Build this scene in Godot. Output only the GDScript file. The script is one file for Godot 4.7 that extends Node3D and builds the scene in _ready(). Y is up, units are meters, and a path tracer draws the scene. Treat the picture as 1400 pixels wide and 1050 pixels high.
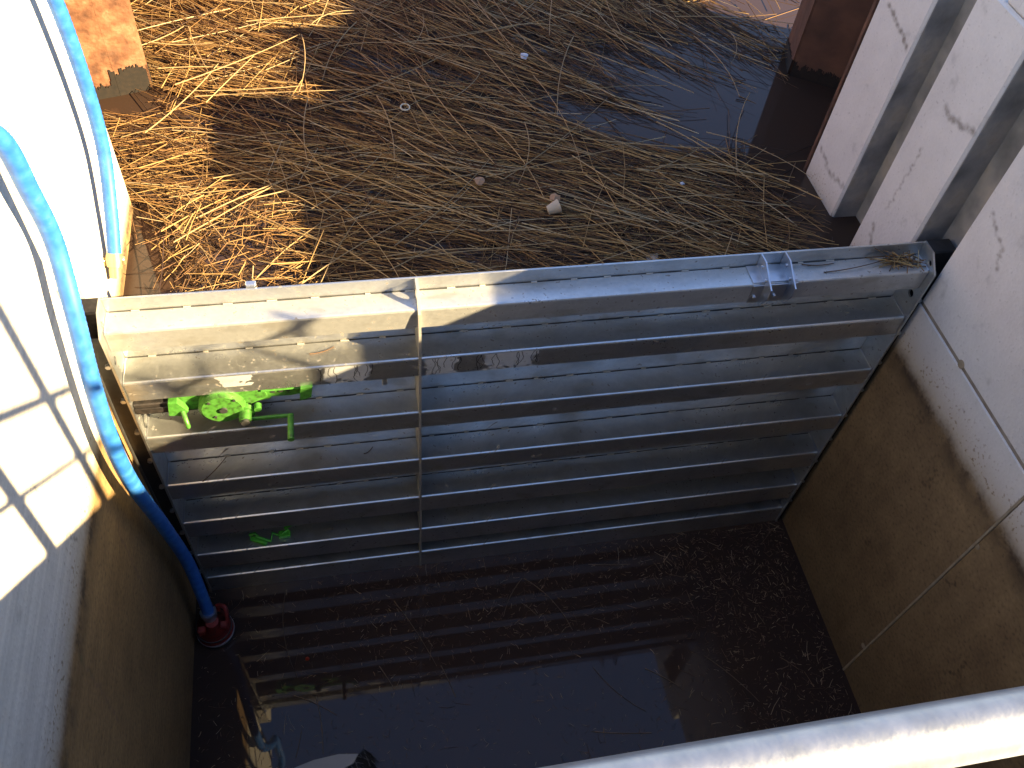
extends Node3D

# All lengths below are written in module lengths; U turns them into metres.
const U := 1.42
const WALL_R := 1.541        # face of the right chamber wall
const WALL_L := -1.574       # face of the left chamber wall
const WALL_TOP := 2.775
const UPPER := 1.54          # water level behind the gate
var rng := RandomNumberGenerator.new()
var used := {}
var M := {}

# ---------------------------------------------------------------- naming
func numbered(called: String) -> String:
	if not used.has(called):
		used[called] = 0
		return called
	used[called] += 1
	return "%s_%03d" % [called, used[called]]

func tag(o: Node, label := "", category := "", group := "", kind := ""):
	if label != "": o.set_meta("label", label)
	if category != "": o.set_meta("category", category)
	if group != "": o.set_meta("group", group)
	if kind != "": o.set_meta("kind", kind)
	return o

func thing(called: String, at: Vector3, label: String, category: String, group := "") -> Node3D:
	var o := Node3D.new()
	o.name = numbered(called)
	add_child(o)
	o.position = at * U
	return tag(o, label, category, group)

# commits a SurfaceTool whose points are in scene axes as one mesh under parent
func put(called: String, st: SurfaceTool, mat: Material, parent: Node3D = null, kind := "") -> MeshInstance3D:
	var mi := MeshInstance3D.new()
	mi.mesh = st.commit()
	mi.material_override = mat
	if parent == null:
		mi.name = numbered(called)
		add_child(mi)
	else:
		mi.name = called
		parent.add_child(mi, true)
		var off := Vector3.ZERO
		var n: Node = parent
		while n != self:
			off += (n as Node3D).position
			n = n.get_parent()
		mi.position = -off
	if kind != "": mi.set_meta("kind", kind)
	return mi

# ---------------------------------------------------------------- shapes
func tool() -> SurfaceTool:
	var st := SurfaceTool.new()
	st.begin(Mesh.PRIMITIVE_TRIANGLES)
	return st

func v(x: float, y: float, z: float) -> Vector3:
	return Vector3(x, y, z) * U

# triangle, turned so that its front looks along hint
func tri(st: SurfaceTool, a: Vector3, b: Vector3, c: Vector3, hint: Vector3, ua := Vector2.ZERO, ub := Vector2.ZERO, uc := Vector2.ZERO):
	var n := (c - a).cross(b - a)
	if n.length() < 1e-12: return
	n = n.normalized()
	var flip := n.dot(hint) < 0.0
	if flip: n = -n
	st.set_normal(n); st.set_uv(ua); st.add_vertex(a)
	if flip:
		st.set_normal(n); st.set_uv(uc); st.add_vertex(c)
		st.set_normal(n); st.set_uv(ub); st.add_vertex(b)
	else:
		st.set_normal(n); st.set_uv(ub); st.add_vertex(b)
		st.set_normal(n); st.set_uv(uc); st.add_vertex(c)

func quad(st: SurfaceTool, a: Vector3, b: Vector3, c: Vector3, d: Vector3, hint: Vector3, uvs := []):
	if uvs.size() == 4:
		tri(st, a, b, c, hint, uvs[0], uvs[1], uvs[2]); tri(st, a, c, d, hint, uvs[0], uvs[2], uvs[3])
	else:
		tri(st, a, b, c, hint); tri(st, a, c, d, hint)

# box between two corners with chamfered edges; wall_uv maps (z, y) for the wall textures
func box(st: SurfaceTool, lo: Vector3, hi: Vector3, ch := 0.003, wall_uv := false):
	var c := (lo + hi) / 2.0
	var h := (hi - lo) / 2.0
	ch = min(ch, min(h.x, min(h.y, h.z)) * 0.6)
	var p := func(sx, sy, sz, ax) -> Vector3:
		var q := Vector3(sx * (h.x - (0.0 if ax == 0 else ch)), sy * (h.y - (0.0 if ax == 1 else ch)), sz * (h.z - (0.0 if ax == 2 else ch)))
		return (c + q)
	var out := []
	for ax in 3:
		for s in [-1.0, 1.0]:
			var f := []
			for k in [[-1.0, -1.0], [1.0, -1.0], [1.0, 1.0], [-1.0, 1.0]]:
				var sg := [0.0, 0.0, 0.0]
				sg[ax] = s; sg[(ax + 1) % 3] = k[0]; sg[(ax + 2) % 3] = k[1]
				f.append(p.call(sg[0], sg[1], sg[2], ax))
			var n := Vector3.ZERO
			n[ax] = s
			out.append([f, n])
	for ax in 3:
		var b1 := (ax + 1) % 3
		var b2 := (ax + 2) % 3
		for s1 in [-1.0, 1.0]:
			for s2 in [-1.0, 1.0]:
				var g := [0.0, 0.0, 0.0]
				g[b1] = s1; g[b2] = s2
				var ga := g.duplicate(); ga[ax] = -1.0
				var gb := g.duplicate(); gb[ax] = 1.0
				var n := Vector3.ZERO
				n[b1] = s1; n[b2] = s2
				out.append([[p.call(ga[0], ga[1], ga[2], b1), p.call(gb[0], gb[1], gb[2], b1), p.call(gb[0], gb[1], gb[2], b2), p.call(ga[0], ga[1], ga[2], b2)], n])
	for sx in [-1.0, 1.0]:
		for sy in [-1.0, 1.0]:
			for sz in [-1.0, 1.0]:
				out.append([[p.call(sx, sy, sz, 0), p.call(sx, sy, sz, 1), p.call(sx, sy, sz, 2)], Vector3(sx, sy, sz)])
	for e in out:
		var f: Array = e[0]
		var uvs := []
		for q in f:
			uvs.append(Vector2((q.z + absf(q.x) - 1.557 + 1.0) / 3.6, 1.0 - (q.y + 0.2) / 3.0) if wall_uv else Vector2(q.x, q.y))
		if f.size() == 4:
			quad(st, f[0] * U, f[1] * U, f[2] * U, f[3] * U, e[1], uvs)
		else:
			tri(st, f[0] * U, f[1] * U, f[2] * U, e[1], uvs[0], uvs[1], uvs[2])

# outline in a plane, drawn out along an axis (0 = x with (z, y), 1 = y with (x, z), 2 = z with (x, y))
func prism(st: SurfaceTool, poly: PackedVector2Array, ax: int, a: float, b: float, length_uv := 0.0):
	var at := func(q: Vector2, t: float) -> Vector3:
		if ax == 0: return Vector3(t, q.y, q.x) * U
		if ax == 1: return Vector3(q.x, t, q.y) * U
		return Vector3(q.x, q.y, t) * U
	var area := 0.0
	for i in poly.size():
		area += poly[i].cross(poly[(i + 1) % poly.size()])
	var total := 0.0
	for i in poly.size(): total += poly[i].distance_to(poly[(i + 1) % poly.size()])
	var run := 0.0
	for i in poly.size():
		var p := poly[i]
		var q := poly[(i + 1) % poly.size()]
		var d := (q - p) * signf(area)
		var n2 := Vector2(d.y, -d.x)
		var hint: Vector3 = at.call(n2, 0.0)
		var step := p.distance_to(q)
		var uvs := [Vector2((a + 1.5) / 3.0, run / length_uv), Vector2((b + 1.5) / 3.0, run / length_uv), Vector2((b + 1.5) / 3.0, (run + step) / length_uv), Vector2((a + 1.5) / 3.0, (run + step) / length_uv)] if length_uv > 0 else []
		quad(st, at.call(p, a), at.call(p, b), at.call(q, b), at.call(q, a), hint, uvs)
		run += step
	var idx := Geometry2D.triangulate_polygon(poly)
	for i in range(0, idx.size(), 3):
		for t in [a, b]:
			var hint2 := Vector3.ZERO
			hint2[ax] = -1.0 if t == min(a, b) else 1.0
			tri(st, at.call(poly[idx[i]], t), at.call(poly[idx[i + 1]], t), at.call(poly[idx[i + 2]], t), hint2)

func ring_frame(d: Vector3) -> Array:
	var up := Vector3.UP if absf(d.y) < 0.9 else Vector3.RIGHT
	var a := d.cross(up).normalized()
	return [a, d.cross(a).normalized()]

# round tube through points (module lengths), radius may be a number or a list
func tube(st: SurfaceTool, pts: Array, rad, sides := 12, ends := true):
	var n := pts.size()
	var rings := []
	var a := Vector3.ZERO
	for i in n:
		var d: Vector3 = ((pts[min(i + 1, n - 1)] as Vector3) - (pts[max(i - 1, 0)] as Vector3)).normalized()
		if i == 0: a = ring_frame(d)[0]
		a = (a - d * a.dot(d)).normalized()
		var b := d.cross(a)
		var r: float = rad[i] if rad is Array else rad
		var ring := []
		for k in sides:
			var w := TAU * k / sides
			var nn := a * cos(w) + b * sin(w)
			ring.append([((pts[i] as Vector3) + nn * r) * U, nn])
		rings.append(ring)
	for i in n - 1:
		for k in sides:
			var k2 := (k + 1) % sides
			var q := [rings[i][k], rings[i][k2], rings[i + 1][k2], rings[i + 1][k]]
			for t in [[0, 1, 2], [0, 2, 3]]:
				var p0: Vector3 = q[t[0]][0]; var p1: Vector3 = q[t[1]][0]; var p2: Vector3 = q[t[2]][0]
				var order: Array = t if (p2 - p0).cross(p1 - p0).dot(q[t[0]][1] + q[t[1]][1]) > 0 else [t[0], t[2], t[1]]
				for o in order:
					st.set_normal(q[o][1]); st.set_uv(Vector2(0, 0)); st.add_vertex(q[o][0])
	if ends:
		for e in [0, n - 1]:
			var c: Vector3 = (pts[e] as Vector3) * U
			var hint: Vector3 = ((pts[e] as Vector3) - (pts[1 if e == 0 else n - 2] as Vector3))
			for k in sides:
				tri(st, c, rings[e][k][0], rings[e][(k + 1) % sides][0], hint)

func smooth_path(pts: Array, per := 8) -> Array:
	var out := []
	for i in pts.size() - 1:
		var p0: Vector3 = pts[max(i - 1, 0)]; var p1: Vector3 = pts[i]; var p2: Vector3 = pts[i + 1]; var p3: Vector3 = pts[min(i + 2, pts.size() - 1)]
		for k in per:
			out.append(p1.cubic_interpolate(p2, p0, p3, float(k) / per))
	out.append(pts[-1])
	return out

func disc_poly(cx: float, cy: float, r: float, n := 20) -> PackedVector2Array:
	var p := PackedVector2Array()
	for i in n: p.append(Vector2(cx + r * cos(TAU * i / n), cy + r * sin(TAU * i / n)))
	return p

# ---------------------------------------------------------------- materials
func noise(seed_: int, freq: float, oct := 4) -> FastNoiseLite:
	var n := FastNoiseLite.new()
	n.seed = seed_; n.frequency = freq; n.fractal_octaves = oct
	n.noise_type = FastNoiseLite.TYPE_SIMPLEX_SMOOTH
	return n

func picture(w: int, h: int, data: PackedByteArray) -> Image:
	return Image.create_from_data(w, h, false, Image.FORMAT_RGB8, data)

func sb(x: float) -> int:   # linear reflectance to an sRGB byte
	x = clampf(x, 0.0, 1.0)
	return int(255.0 * (12.92 * x if x < 0.0031308 else 1.055 * pow(x, 1.0 / 2.4) - 0.055))

func std(rough := 0.8, metal := 0.0) -> StandardMaterial3D:
	var m := StandardMaterial3D.new()
	m.roughness = rough; m.metallic = metal
	return m

func plain(r: float, g: float, b: float, rough := 0.8, metal := 0.0) -> StandardMaterial3D:
	var m := std(rough, metal)
	m.albedo_color = Color(r, g, b).linear_to_srgb()
	return m

# a tileable mottled texture between ramp colours (linear), laid triplanar in the world
func mottled(ramp: Array, freq: float, seed_: int, scale: float, rough: float, metal := 0.0, bump := 0.0) -> StandardMaterial3D:
	var m := std(rough, metal)
	var nt := NoiseTexture2D.new()
	nt.width = 512; nt.height = 512; nt.seamless = true; nt.normalize = true
	nt.noise = noise(seed_, freq, 5)
	var g := Gradient.new()
	var offs := PackedFloat32Array(); var cols := PackedColorArray()
	for i in ramp.size():
		offs.append(ramp[i][0]); cols.append(Color(ramp[i][1], ramp[i][2], ramp[i][3]).linear_to_srgb())
	g.offsets = offs; g.colors = cols
	nt.color_ramp = g
	m.albedo_texture = nt
	m.uv1_triplanar = true; m.uv1_world_triplanar = true
	m.uv1_scale = Vector3.ONE * scale
	if bump > 0.0:
		var nb := NoiseTexture2D.new()
		nb.width = 512; nb.height = 512; nb.seamless = true; nb.as_normal_map = true; nb.bump_strength = 4.0
		nb.noise = noise(seed_ + 7, freq * 3.0, 4)
		m.normal_enabled = true; m.normal_texture = nb; m.normal_scale = bump
	return m

func wall_picture(w: int, h: int, left: bool) -> Array:
	var data := PackedByteArray(); data.resize(w * h * 3)
	var rough_map := PackedByteArray(); rough_map.resize(w * h * 3)
	var big := noise(11 if left else 23, 1.1, 4)
	var mid := noise(31 if left else 37, 6.0, 4)
	var fine := noise(41, 45.0, 3)
	var streak := noise(51 if left else 57, 1.0, 4)
	for j in h:
		var y := 2.8 - 3.0 * (j + 0.5) / h
		for i in w:
			var z := -1.0 + 3.6 * (i + 0.5) / w
			var b := big.get_noise_2d(z, y)
			var m := mid.get_noise_2d(z, y)
			var f := fine.get_noise_2d(z, y)
			var s := streak.get_noise_2d(z * 0.6, y * 30.0) if left else streak.get_noise_2d(z * 9.0, y * 0.9)
			# clean concrete
			var tone := 0.56 + 0.05 * b + 0.035 * m + 0.03 * f + (0.10 * s if left else 0.012 * s)
			if f > 0.42: tone -= 0.10 * (f - 0.42) / 0.2
			tone -= 0.10 * smoothstep(0.40, 0.75, -m)
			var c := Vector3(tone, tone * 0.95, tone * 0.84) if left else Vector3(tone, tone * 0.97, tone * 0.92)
			# tide line and the brown film below it
			var edge := (1.645 if left else 1.535) + 0.008 * m + 0.011 * big.get_noise_2d(z * 4.0, 5.0) + 0.010 * f + (0.0 if left else 0.012 * s)
			var d := edge - y
			if d > -0.16:
				var k := clampf((d + 0.16) / 0.16, 0.0, 1.0)
				var cream := Vector3(0.40, 0.335, 0.24)
				c = c.lerp(cream, k * k * 0.75)
			if d > -0.01:
				var k2 := smoothstep(-0.01, 0.07, d)
				var t := 0.5 + 0.5 * clampf(b * 0.8 + m * 0.45 + s * 0.35, -1.0, 1.0)
				var film := Vector3(0.115, 0.073, 0.034).lerp(Vector3(0.27, 0.185, 0.09), t)
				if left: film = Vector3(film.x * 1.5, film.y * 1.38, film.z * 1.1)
				# darker, rougher growth right under the line
				var rim := clampf(1.0 - absf(d - 0.07) / 0.10, 0.0, 1.0) * clampf(0.5 + 1.4 * m + 0.6 * f, 0.0, 1.0)
				film = film.lerp(Vector3(0.045, 0.028, 0.014), rim * 0.95)
				film *= 1.0 + 0.25 * f
				film *= 1.0 - 0.3 * smoothstep(0.42, 0.6, -f)
				# wetter and darker towards the lower water
				film *= lerpf(1.0, 0.62, clampf((d - 0.15) / 1.3, 0.0, 1.0))
				c = c.lerp(film, k2)
			var o := (j * w + i) * 3
			data[o] = sb(c.x); data[o + 1] = sb(c.y); data[o + 2] = sb(c.z)
			if d > -0.13 and d < 0.01 and f > 0.30 and m > -0.1:
				var sp := clampf((d + 0.13) / 0.13, 0.0, 1.0) * smoothstep(0.30, 0.5, f) * 0.55
				data[o] = int(lerpf(data[o], 92, sp)); data[o + 1] = int(lerpf(data[o + 1], 70, sp)); data[o + 2] = int(lerpf(data[o + 2], 45, sp))
			var hgt := int(clampf(128.0 + 60.0 * f + 40.0 * m + (30.0 * s if left else 0.0), 0.0, 255.0))
			rough_map[o] = hgt; rough_map[o + 1] = hgt; rough_map[o + 2] = hgt
	return [picture(w, h, data), picture(w, h, rough_map)]

# a dark scratch or crack drawn along wall coordinates (z, y)
func scratch(im: Image, pts: Array, wide: float, strength: float, seed_: int, wander := 0.02, tint := Vector3(0.14, 0.12, 0.10)):
	var w := im.get_width(); var h := im.get_height()
	var nz := noise(seed_, 18.0, 3)
	var col := Color(tint.x, tint.y, tint.z).linear_to_srgb()
	for k in pts.size() - 1:
		var a: Vector2 = pts[k]; var b: Vector2 = pts[k + 1]
		var steps := int(a.distance_to(b) / 0.0015) + 1
		for s in steps:
			var p := a.lerp(b, float(s) / steps)
			p += Vector2(nz.get_noise_2d(p.x * 2.0, p.y * 2.0), nz.get_noise_2d(p.y * 2.0, p.x * 2.0 + 9.0)) * wander
			var ww := wide * (0.75 + 0.45 * absf(nz.get_noise_2d(p.x * 0.7 + 4.0, p.y * 0.7)))
			var px := int((p.x + 1.0) / 3.6 * w); var py := int((2.8 - p.y) / 3.0 * h)
			var rr := int(ww / 3.6 * w) + 1
			for dy in range(-rr, rr + 1):
				for dx in range(-rr, rr + 1):
					var x := px + dx; var y := py + dy
					if x < 0 or y < 0 or x >= w or y >= h: continue
					var t := clampf(1.0 - Vector2(dx, dy).length() / (rr + 0.3), 0.0, 1.0) * strength * (0.6 + 0.5 * nz.get_noise_2d(x * 0.011, y * 0.011))
					im.set_pixel(x, y, im.get_pixel(x, y).lerp(col, clampf(t, 0.0, 1.0) * (0.15 if tint.x > 0.1 else 0.25)))

func wall_material(left: bool) -> StandardMaterial3D:
	var pair := wall_picture(1152, 960, left)
	var im: Image = pair[0]
	if left:
		for s in [[1.05, 1.55, 1.1, 1.1], [0.5, 1.3, 0.55, 0.9]]:
			scratch(im, [Vector2(s[0], s[1]), Vector2(s[2], s[3])], 0.006, 0.4, int(s[0] * 90))
		scratch(im, [Vector2(0.79, 2.09), Vector2(0.755, 1.95)], 0.004, 1.0, 3)
		scratch(im, [Vector2(0.765, 1.78), Vector2(0.75, 1.67)], 0.004, 1.0, 4)
		scratch(im, [Vector2(0.085, 2.10), Vector2(0.21, 2.12)], 0.004, 0.8, 6)
	else:
		scratch(im, [Vector2(-0.32, 2.36), Vector2(-0.26, 2.355), Vector2(-0.121, 2.39)], 0.016, 0.6, 5)
		scratch(im, [Vector2(-0.90, 2.44), Vector2(-0.76, 2.42), Vector2(-0.664, 2.385)], 0.012, 0.9, 6)
		scratch(im, [Vector2(-0.93, 1.72), Vector2(-0.80, 1.68), Vector2(-0.64, 1.71)], 0.012, 0.55, 7)
		scratch(im, [Vector2(-0.37, 1.75), Vector2(-0.30, 1.62)], 0.012, 0.6, 8)
		scratch(im, [Vector2(-0.32, 2.18), Vector2(-0.34, 1.85)], 0.006, 0.7, 9)
		scratch(im, [Vector2(0.14, 2.25), Vector2(0.26, 2.2), Vector2(0.3, 2.12)], 0.009, 0.6, 12)
		for q in [[1.434, 0.416, 0.05], [1.33, 0.63, 0.13], [0.95, 1.27, 0.16], [1.12, 1.0, 0.05], [0.7, 0.6, 0.04]]:
			scratch(im, [Vector2(q[1], q[0]), Vector2(q[1] + 0.02, q[0] - q[2] * 0.6), Vector2(q[1] - 0.02, q[0] - q[2])], 0.005, 0.8, int(q[0] * 50), 0.03, Vector3(0.03, 0.02, 0.01))
		var r := RandomNumberGenerator.new()
		r.seed = 77
		for k in 230:   # blow holes and pecks in the concrete
			var p := Vector2(r.randf_range(-0.95, 1.6), r.randf_range(1.6, 2.78))
			var t := r.randf() * TAU
			scratch(im, [p, p + Vector2(cos(t), sin(t)) * r.randf_range(0.001, 0.016)], r.randf_range(0.0012, 0.0035), r.randf_range(0.4, 1.0), k, 0.004)
	var m := std(0.85)
	m.albedo_texture = ImageTexture.create_from_image(im)
	var bm: Image = pair[1]
	bm.bump_map_to_normal_map(1.6)
	m.normal_enabled = true
	m.normal_texture = ImageTexture.create_from_image(bm)
	m.normal_scale = 0.5
	m.texture_repeat = false
	return m

# galvanised sheet: spangle, white bloom, dirt; the strip version carries dried patches with runs
func zinc_image(w: int, h: int, strip: bool, seed_: int) -> Array:
	var data := PackedByteArray(); data.resize(w * h * 3)
	var orm := PackedByteArray(); orm.resize(w * h * 3)
	var cell := FastNoiseLite.new()
	cell.seed = seed_; cell.noise_type = FastNoiseLite.TYPE_CELLULAR; cell.cellular_return_type = FastNoiseLite.RETURN_CELL_VALUE
	cell.frequency = 1.0
	var blot := noise(seed_ + 1, 1.0, 4)
	var dirt := noise(seed_ + 2, 1.0, 4)
	for j in h:
		for i in w:
			var x := 3.0 * i / w if strip else 1.0 * i / w
			var y := 0.46 * j / h if strip else 1.0 * j / h
			var c := cell.get_noise_2d(x * 95.0, y * 95.0)
			var b := 0.0
			var d := 0.0
			if strip:
				b = blot.get_noise_2d(x * 3.0, y * 7.0); d = dirt.get_noise_2d(x * 30.0, y * 30.0)
			else:   # folded so that the sheet tiles
				var q := Vector2(sin(x * TAU), cos(x * TAU)) * 0.5
				var q2 := Vector2(sin(y * TAU), cos(y * TAU)) * 0.5
				b = blot.get_noise_3d(q.x * 1.6 + q2.x * 1.3, q.y * 1.6 - q2.y * 1.1, q2.x * 1.6 + q2.y)
				d = dirt.get_noise_3d(q.x * 9.0 + q2.x * 7.0, q.y * 9.0 - q2.y * 7.0, q2.x * 8.0 + q2.y * 8.0)
			var t := 0.52 + 0.03 * c + 0.12 * b + 0.05 * d
			var rough := 0.34 + 0.05 * c - 0.08 * b
			var metal := 0.86 + 0.08 * b
			var col := Vector3(t * 0.985, t * 1.0, t * 0.965)
			if d > 0.46:
				var k := clampf((d - 0.46) / 0.12, 0.0, 1.0)
				col = col.lerp(Vector3(0.17, 0.125, 0.08), k * 0.7); metal = lerpf(metal, 0.35, k); rough = lerpf(rough, 0.7, k)
			if b < -0.30:
				var k2 := clampf((-0.30 - b) / 0.2, 0.0, 1.0)
				col = col.lerp(Vector3(0.36, 0.34, 0.29), k2 * 0.5)
			var o := (j * w + i) * 3
			data[o] = sb(col.x); data[o + 1] = sb(col.y); data[o + 2] = sb(col.z)
			orm[o] = 255; orm[o + 1] = int(clampf(rough, 0, 1) * 255); orm[o + 2] = int(metal * 255)
	return [picture(w, h, data), picture(w, h, orm)]

# dried, milky patch with dark runs on a strip picture; u along the beam, v round its profile
func dry_patch(pair: Array, u0: float, u1: float, v0: float, v1: float, seed_: int, runs: int):
	var im: Image = pair[0]; var orm: Image = pair[1]
	var w := im.get_width(); var h := im.get_height()
	var nz := noise(seed_, 0.03, 3)
	var r := RandomNumberGenerator.new()
	r.seed = seed_
	for y in range(int(v0 * h), int(v1 * h)):
		for x in range(int(u0 * w), int(u1 * w)):
			var fx := (x / float(w) - u0) / (u1 - u0); var fy := (y / float(h) - v0) / (v1 - v0)
			var k := minf(minf(fx, 1.0 - fx) * 5.0, 1.0) + 0.8 * nz.get_noise_2d(x, y * 1.5) - fy * 0.35
			if k > 0.45:
				im.set_pixel(x, y, im.get_pixel(x, y).lerp(Color(0.80, 0.82, 0.84), 0.40))
				var q := orm.get_pixel(x, y)
				orm.set_pixel(x, y, Color(1, 0.5, q.b * 0.45))
	for k in runs:
		var x := (u0 + (u1 - u0) * r.randf()) * w
		var y := v0 * h
		var end := lerpf(v0, v1, r.randf_range(0.5, 1.0)) * h
		while y < end:
			x += r.randf_range(-0.7, 0.7) + 0.5 * sin(y * 0.12 + k)
			for e in 2:
				var xx := clampi(int(x) + e, 0, w - 1)
				im.set_pixel(xx, int(y), im.get_pixel(xx, int(y)).lerp(Color(0.22, 0.22, 0.22), 0.75))
			y += 1.0

func zinc_material(pair: Array, tri_scale := 0.0) -> StandardMaterial3D:
	var m := std(1.0, 1.0)
	m.albedo_texture = ImageTexture.create_from_image(pair[0])
	var orm := ImageTexture.create_from_image(pair[1])
	m.roughness_texture = orm; m.roughness_texture_channel = BaseMaterial3D.TEXTURE_CHANNEL_GREEN
	m.metallic_texture = orm; m.metallic_texture_channel = BaseMaterial3D.TEXTURE_CHANNEL_BLUE
	if tri_scale > 0.0:
		m.uv1_triplanar = true; m.uv1_world_triplanar = true; m.uv1_scale = Vector3.ONE * tri_scale
	return m

func make_materials():
	M.wall_right = wall_material(false)
	M.wall_left = wall_material(true)
	M.slot = mottled([[0.0, 0.13, 0.127, 0.118], [0.45, 0.24, 0.232, 0.212], [0.75, 0.33, 0.30, 0.25], [1.0, 0.26, 0.215, 0.15]], 0.008, 5, 0.6, 0.9, 0.0, 0.4)
	M.joint = mottled([[0.0, 0.16, 0.13, 0.10], [1.0, 0.30, 0.27, 0.22]], 0.02, 6, 0.9, 0.9)
	M.joint_light = mottled([[0.0, 0.20, 0.16, 0.10], [1.0, 0.34, 0.29, 0.21]], 0.02, 61, 0.9, 0.9)
	M.quay = mottled([[0.0, 0.22, 0.21, 0.19], [1.0, 0.36, 0.34, 0.31]], 0.01, 62, 0.4, 0.9, 0.0, 0.4)
	var sheet := zinc_image(768, 768, false, 3)
	M.zinc = zinc_material(sheet, 0.62)
	var strip1 := zinc_image(2048, 256, true, 9)
	dry_patch(strip1, 0.10, 0.16, 0.50, 0.97, 5, 4)
	M.zinc_top = zinc_material(strip1)
	M.zinc_top.metallic = 0.72
	var strip2 := zinc_image(2048, 256, true, 14)
	dry_patch(strip2, 0.345, 0.395, 0.27, 0.50, 21, 6)
	dry_patch(strip2, 0.415, 0.50, 0.27, 0.48, 25, 12)
	dry_patch(strip2, 0.22, 0.29, 0.27, 0.50, 29, 8)
	dry_patch(strip2, 0.10, 0.15, 0.27, 0.40, 28, 0)
	M.zinc_second = zinc_material(strip2)
	M.zinc_bright = plain(0.55, 0.57, 0.60, 0.32, 0.9)
	M.weld = plain(0.52, 0.50, 0.44, 0.5, 0.6)
	M.rubber = mottled([[0.0, 0.012, 0.012, 0.012], [1.0, 0.03, 0.028, 0.025]], 0.03, 8, 1.0, 0.6)
	M.black_steel = mottled([[0.0, 0.02, 0.019, 0.019], [1.0, 0.07, 0.06, 0.055]], 0.03, 81, 1.5, 0.5, 0.4)
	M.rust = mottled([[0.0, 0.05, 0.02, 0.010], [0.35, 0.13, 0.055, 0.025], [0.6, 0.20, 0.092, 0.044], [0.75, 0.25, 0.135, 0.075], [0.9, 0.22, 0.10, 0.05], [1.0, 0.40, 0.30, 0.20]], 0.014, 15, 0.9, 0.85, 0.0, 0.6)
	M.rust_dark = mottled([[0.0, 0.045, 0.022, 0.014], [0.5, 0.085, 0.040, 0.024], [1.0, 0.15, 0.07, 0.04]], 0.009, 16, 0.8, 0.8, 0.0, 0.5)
	M.moss = mottled([[0.0, 0.006, 0.005, 0.004], [1.0, 0.022, 0.014, 0.008]], 0.03, 17, 1.5, 0.95)
	M.green = mottled([[0.0, 0.035, 0.05, 0.02], [0.28, 0.045, 0.13, 0.022], [0.5, 0.06, 0.20, 0.028], [1.0, 0.085, 0.25, 0.045]], 0.022, 181, 2.4, 0.35)
	M.green_worn = mottled([[0.0, 0.04, 0.14, 0.02], [1.0, 0.085, 0.30, 0.04]], 0.03, 18, 2.0, 0.45)
	M.green_clamp = plain(0.09, 0.50, 0.04, 0.4)
	M.dark = plain(0.03, 0.03, 0.028, 0.6)
	M.hose = mottled([[0.0, 0.012, 0.085, 0.34], [0.5, 0.02, 0.13, 0.46], [0.72, 0.03, 0.16, 0.50], [0.9, 0.05, 0.18, 0.46], [1.0, 0.13, 0.25, 0.44]], 0.02, 19, 1.3, 0.5)
	M.brass = plain(0.50, 0.42, 0.24, 0.35, 0.7)
	M.red = mottled([[0.0, 0.10, 0.012, 0.010], [0.6, 0.24, 0.022, 0.017], [1.0, 0.06, 0.025, 0.018]], 0.02, 20, 2.0, 0.5)
	M.pipe = mottled([[0.0, 0.27, 0.29, 0.31], [0.5, 0.36, 0.38, 0.40], [1.0, 0.46, 0.47, 0.48]], 0.02, 22, 2.2, 0.40, 0.75, 0.1)
	M.white_plastic = plain(0.34, 0.35, 0.37, 0.4)
	M.foam = plain(0.30, 0.28, 0.25, 0.8)
	M.leaf = plain(0.28, 0.16, 0.08, 0.8)
	M.earth = mottled([[0.0, 0.10, 0.085, 0.045], [0.5, 0.14, 0.12, 0.06], [1.0, 0.19, 0.16, 0.09]], 0.01, 63, 0.25, 0.95)
	var straw := std(0.75)
	straw.vertex_color_use_as_albedo = true
	M.straw = straw
	var wu := plain(0.040, 0.024, 0.016, 0.05)
	wu.metallic_specular = 0.36
	M.water_up = wu
	var wl := plain(0.036, 0.023, 0.018, 0.02)
	wl.metallic_specular = 0.36
	M.water_low = wl

# ---------------------------------------------------------------- straw
class Straw:
	var P := PackedVector3Array()
	var N := PackedVector3Array()
	var C := PackedColorArray()
	var I := PackedInt32Array()
	func stalk(a: Vector3, b: Vector3, bend: Vector3, r: float, col: Color, segs := 2):
		var d := (b - a).normalized()
		var side := d.cross(Vector3.UP)
		if side.length() < 0.05: side = Vector3.RIGHT
		side = side.normalized()
		var up := side.cross(d).normalized()
		var base := P.size()
		for s in segs + 1:
			var t := float(s) / segs
			var c := a.lerp(b, t) + bend * (4.0 * t * (1.0 - t))
			var rr := r * (1.0 - 0.35 * t)
			for k in 3:
				var w := TAU * k / 3.0 + PI / 2.0
				var n := side * cos(w) + up * sin(w)
				P.append(c + n * rr); N.append(n); C.append(col)
		for s in segs:
			for k in 3:
				var p := base + s * 3 + k; var q := base + s * 3 + (k + 1) % 3
				I.append_array(PackedInt32Array([p, q, p + 3, q, q + 3, p + 3]))
	func mesh() -> ArrayMesh:
		var arr := []
		arr.resize(Mesh.ARRAY_MAX)
		arr[Mesh.ARRAY_VERTEX] = P; arr[Mesh.ARRAY_NORMAL] = N; arr[Mesh.ARRAY_COLOR] = C; arr[Mesh.ARRAY_INDEX] = I
		var m := ArrayMesh.new()
		m.add_surface_from_arrays(Mesh.PRIMITIVE_TRIANGLES, arr)
		return m

func put_mesh(called: String, mesh: Mesh, mat: Material, parent: Node3D = null, kind := "") -> MeshInstance3D:
	var mi := MeshInstance3D.new()
	mi.mesh = mesh; mi.material_override = mat
	if parent == null:
		mi.name = numbered(called); add_child(mi)
	else:
		mi.name = called; parent.add_child(mi, true)
		mi.position = -parent.position
	if kind != "": mi.set_meta("kind", kind)
	return mi

func soft(p: Vector2, c: Vector2, rx: float, ry: float, turn: float) -> float:   # 1 inside an ellipse, 0 outside
	var q := (p - c).rotated(-turn)
	return clampf(1.6 - 1.6 * Vector2(q.x / rx, q.y / ry).length(), 0.0, 1.0)

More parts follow.
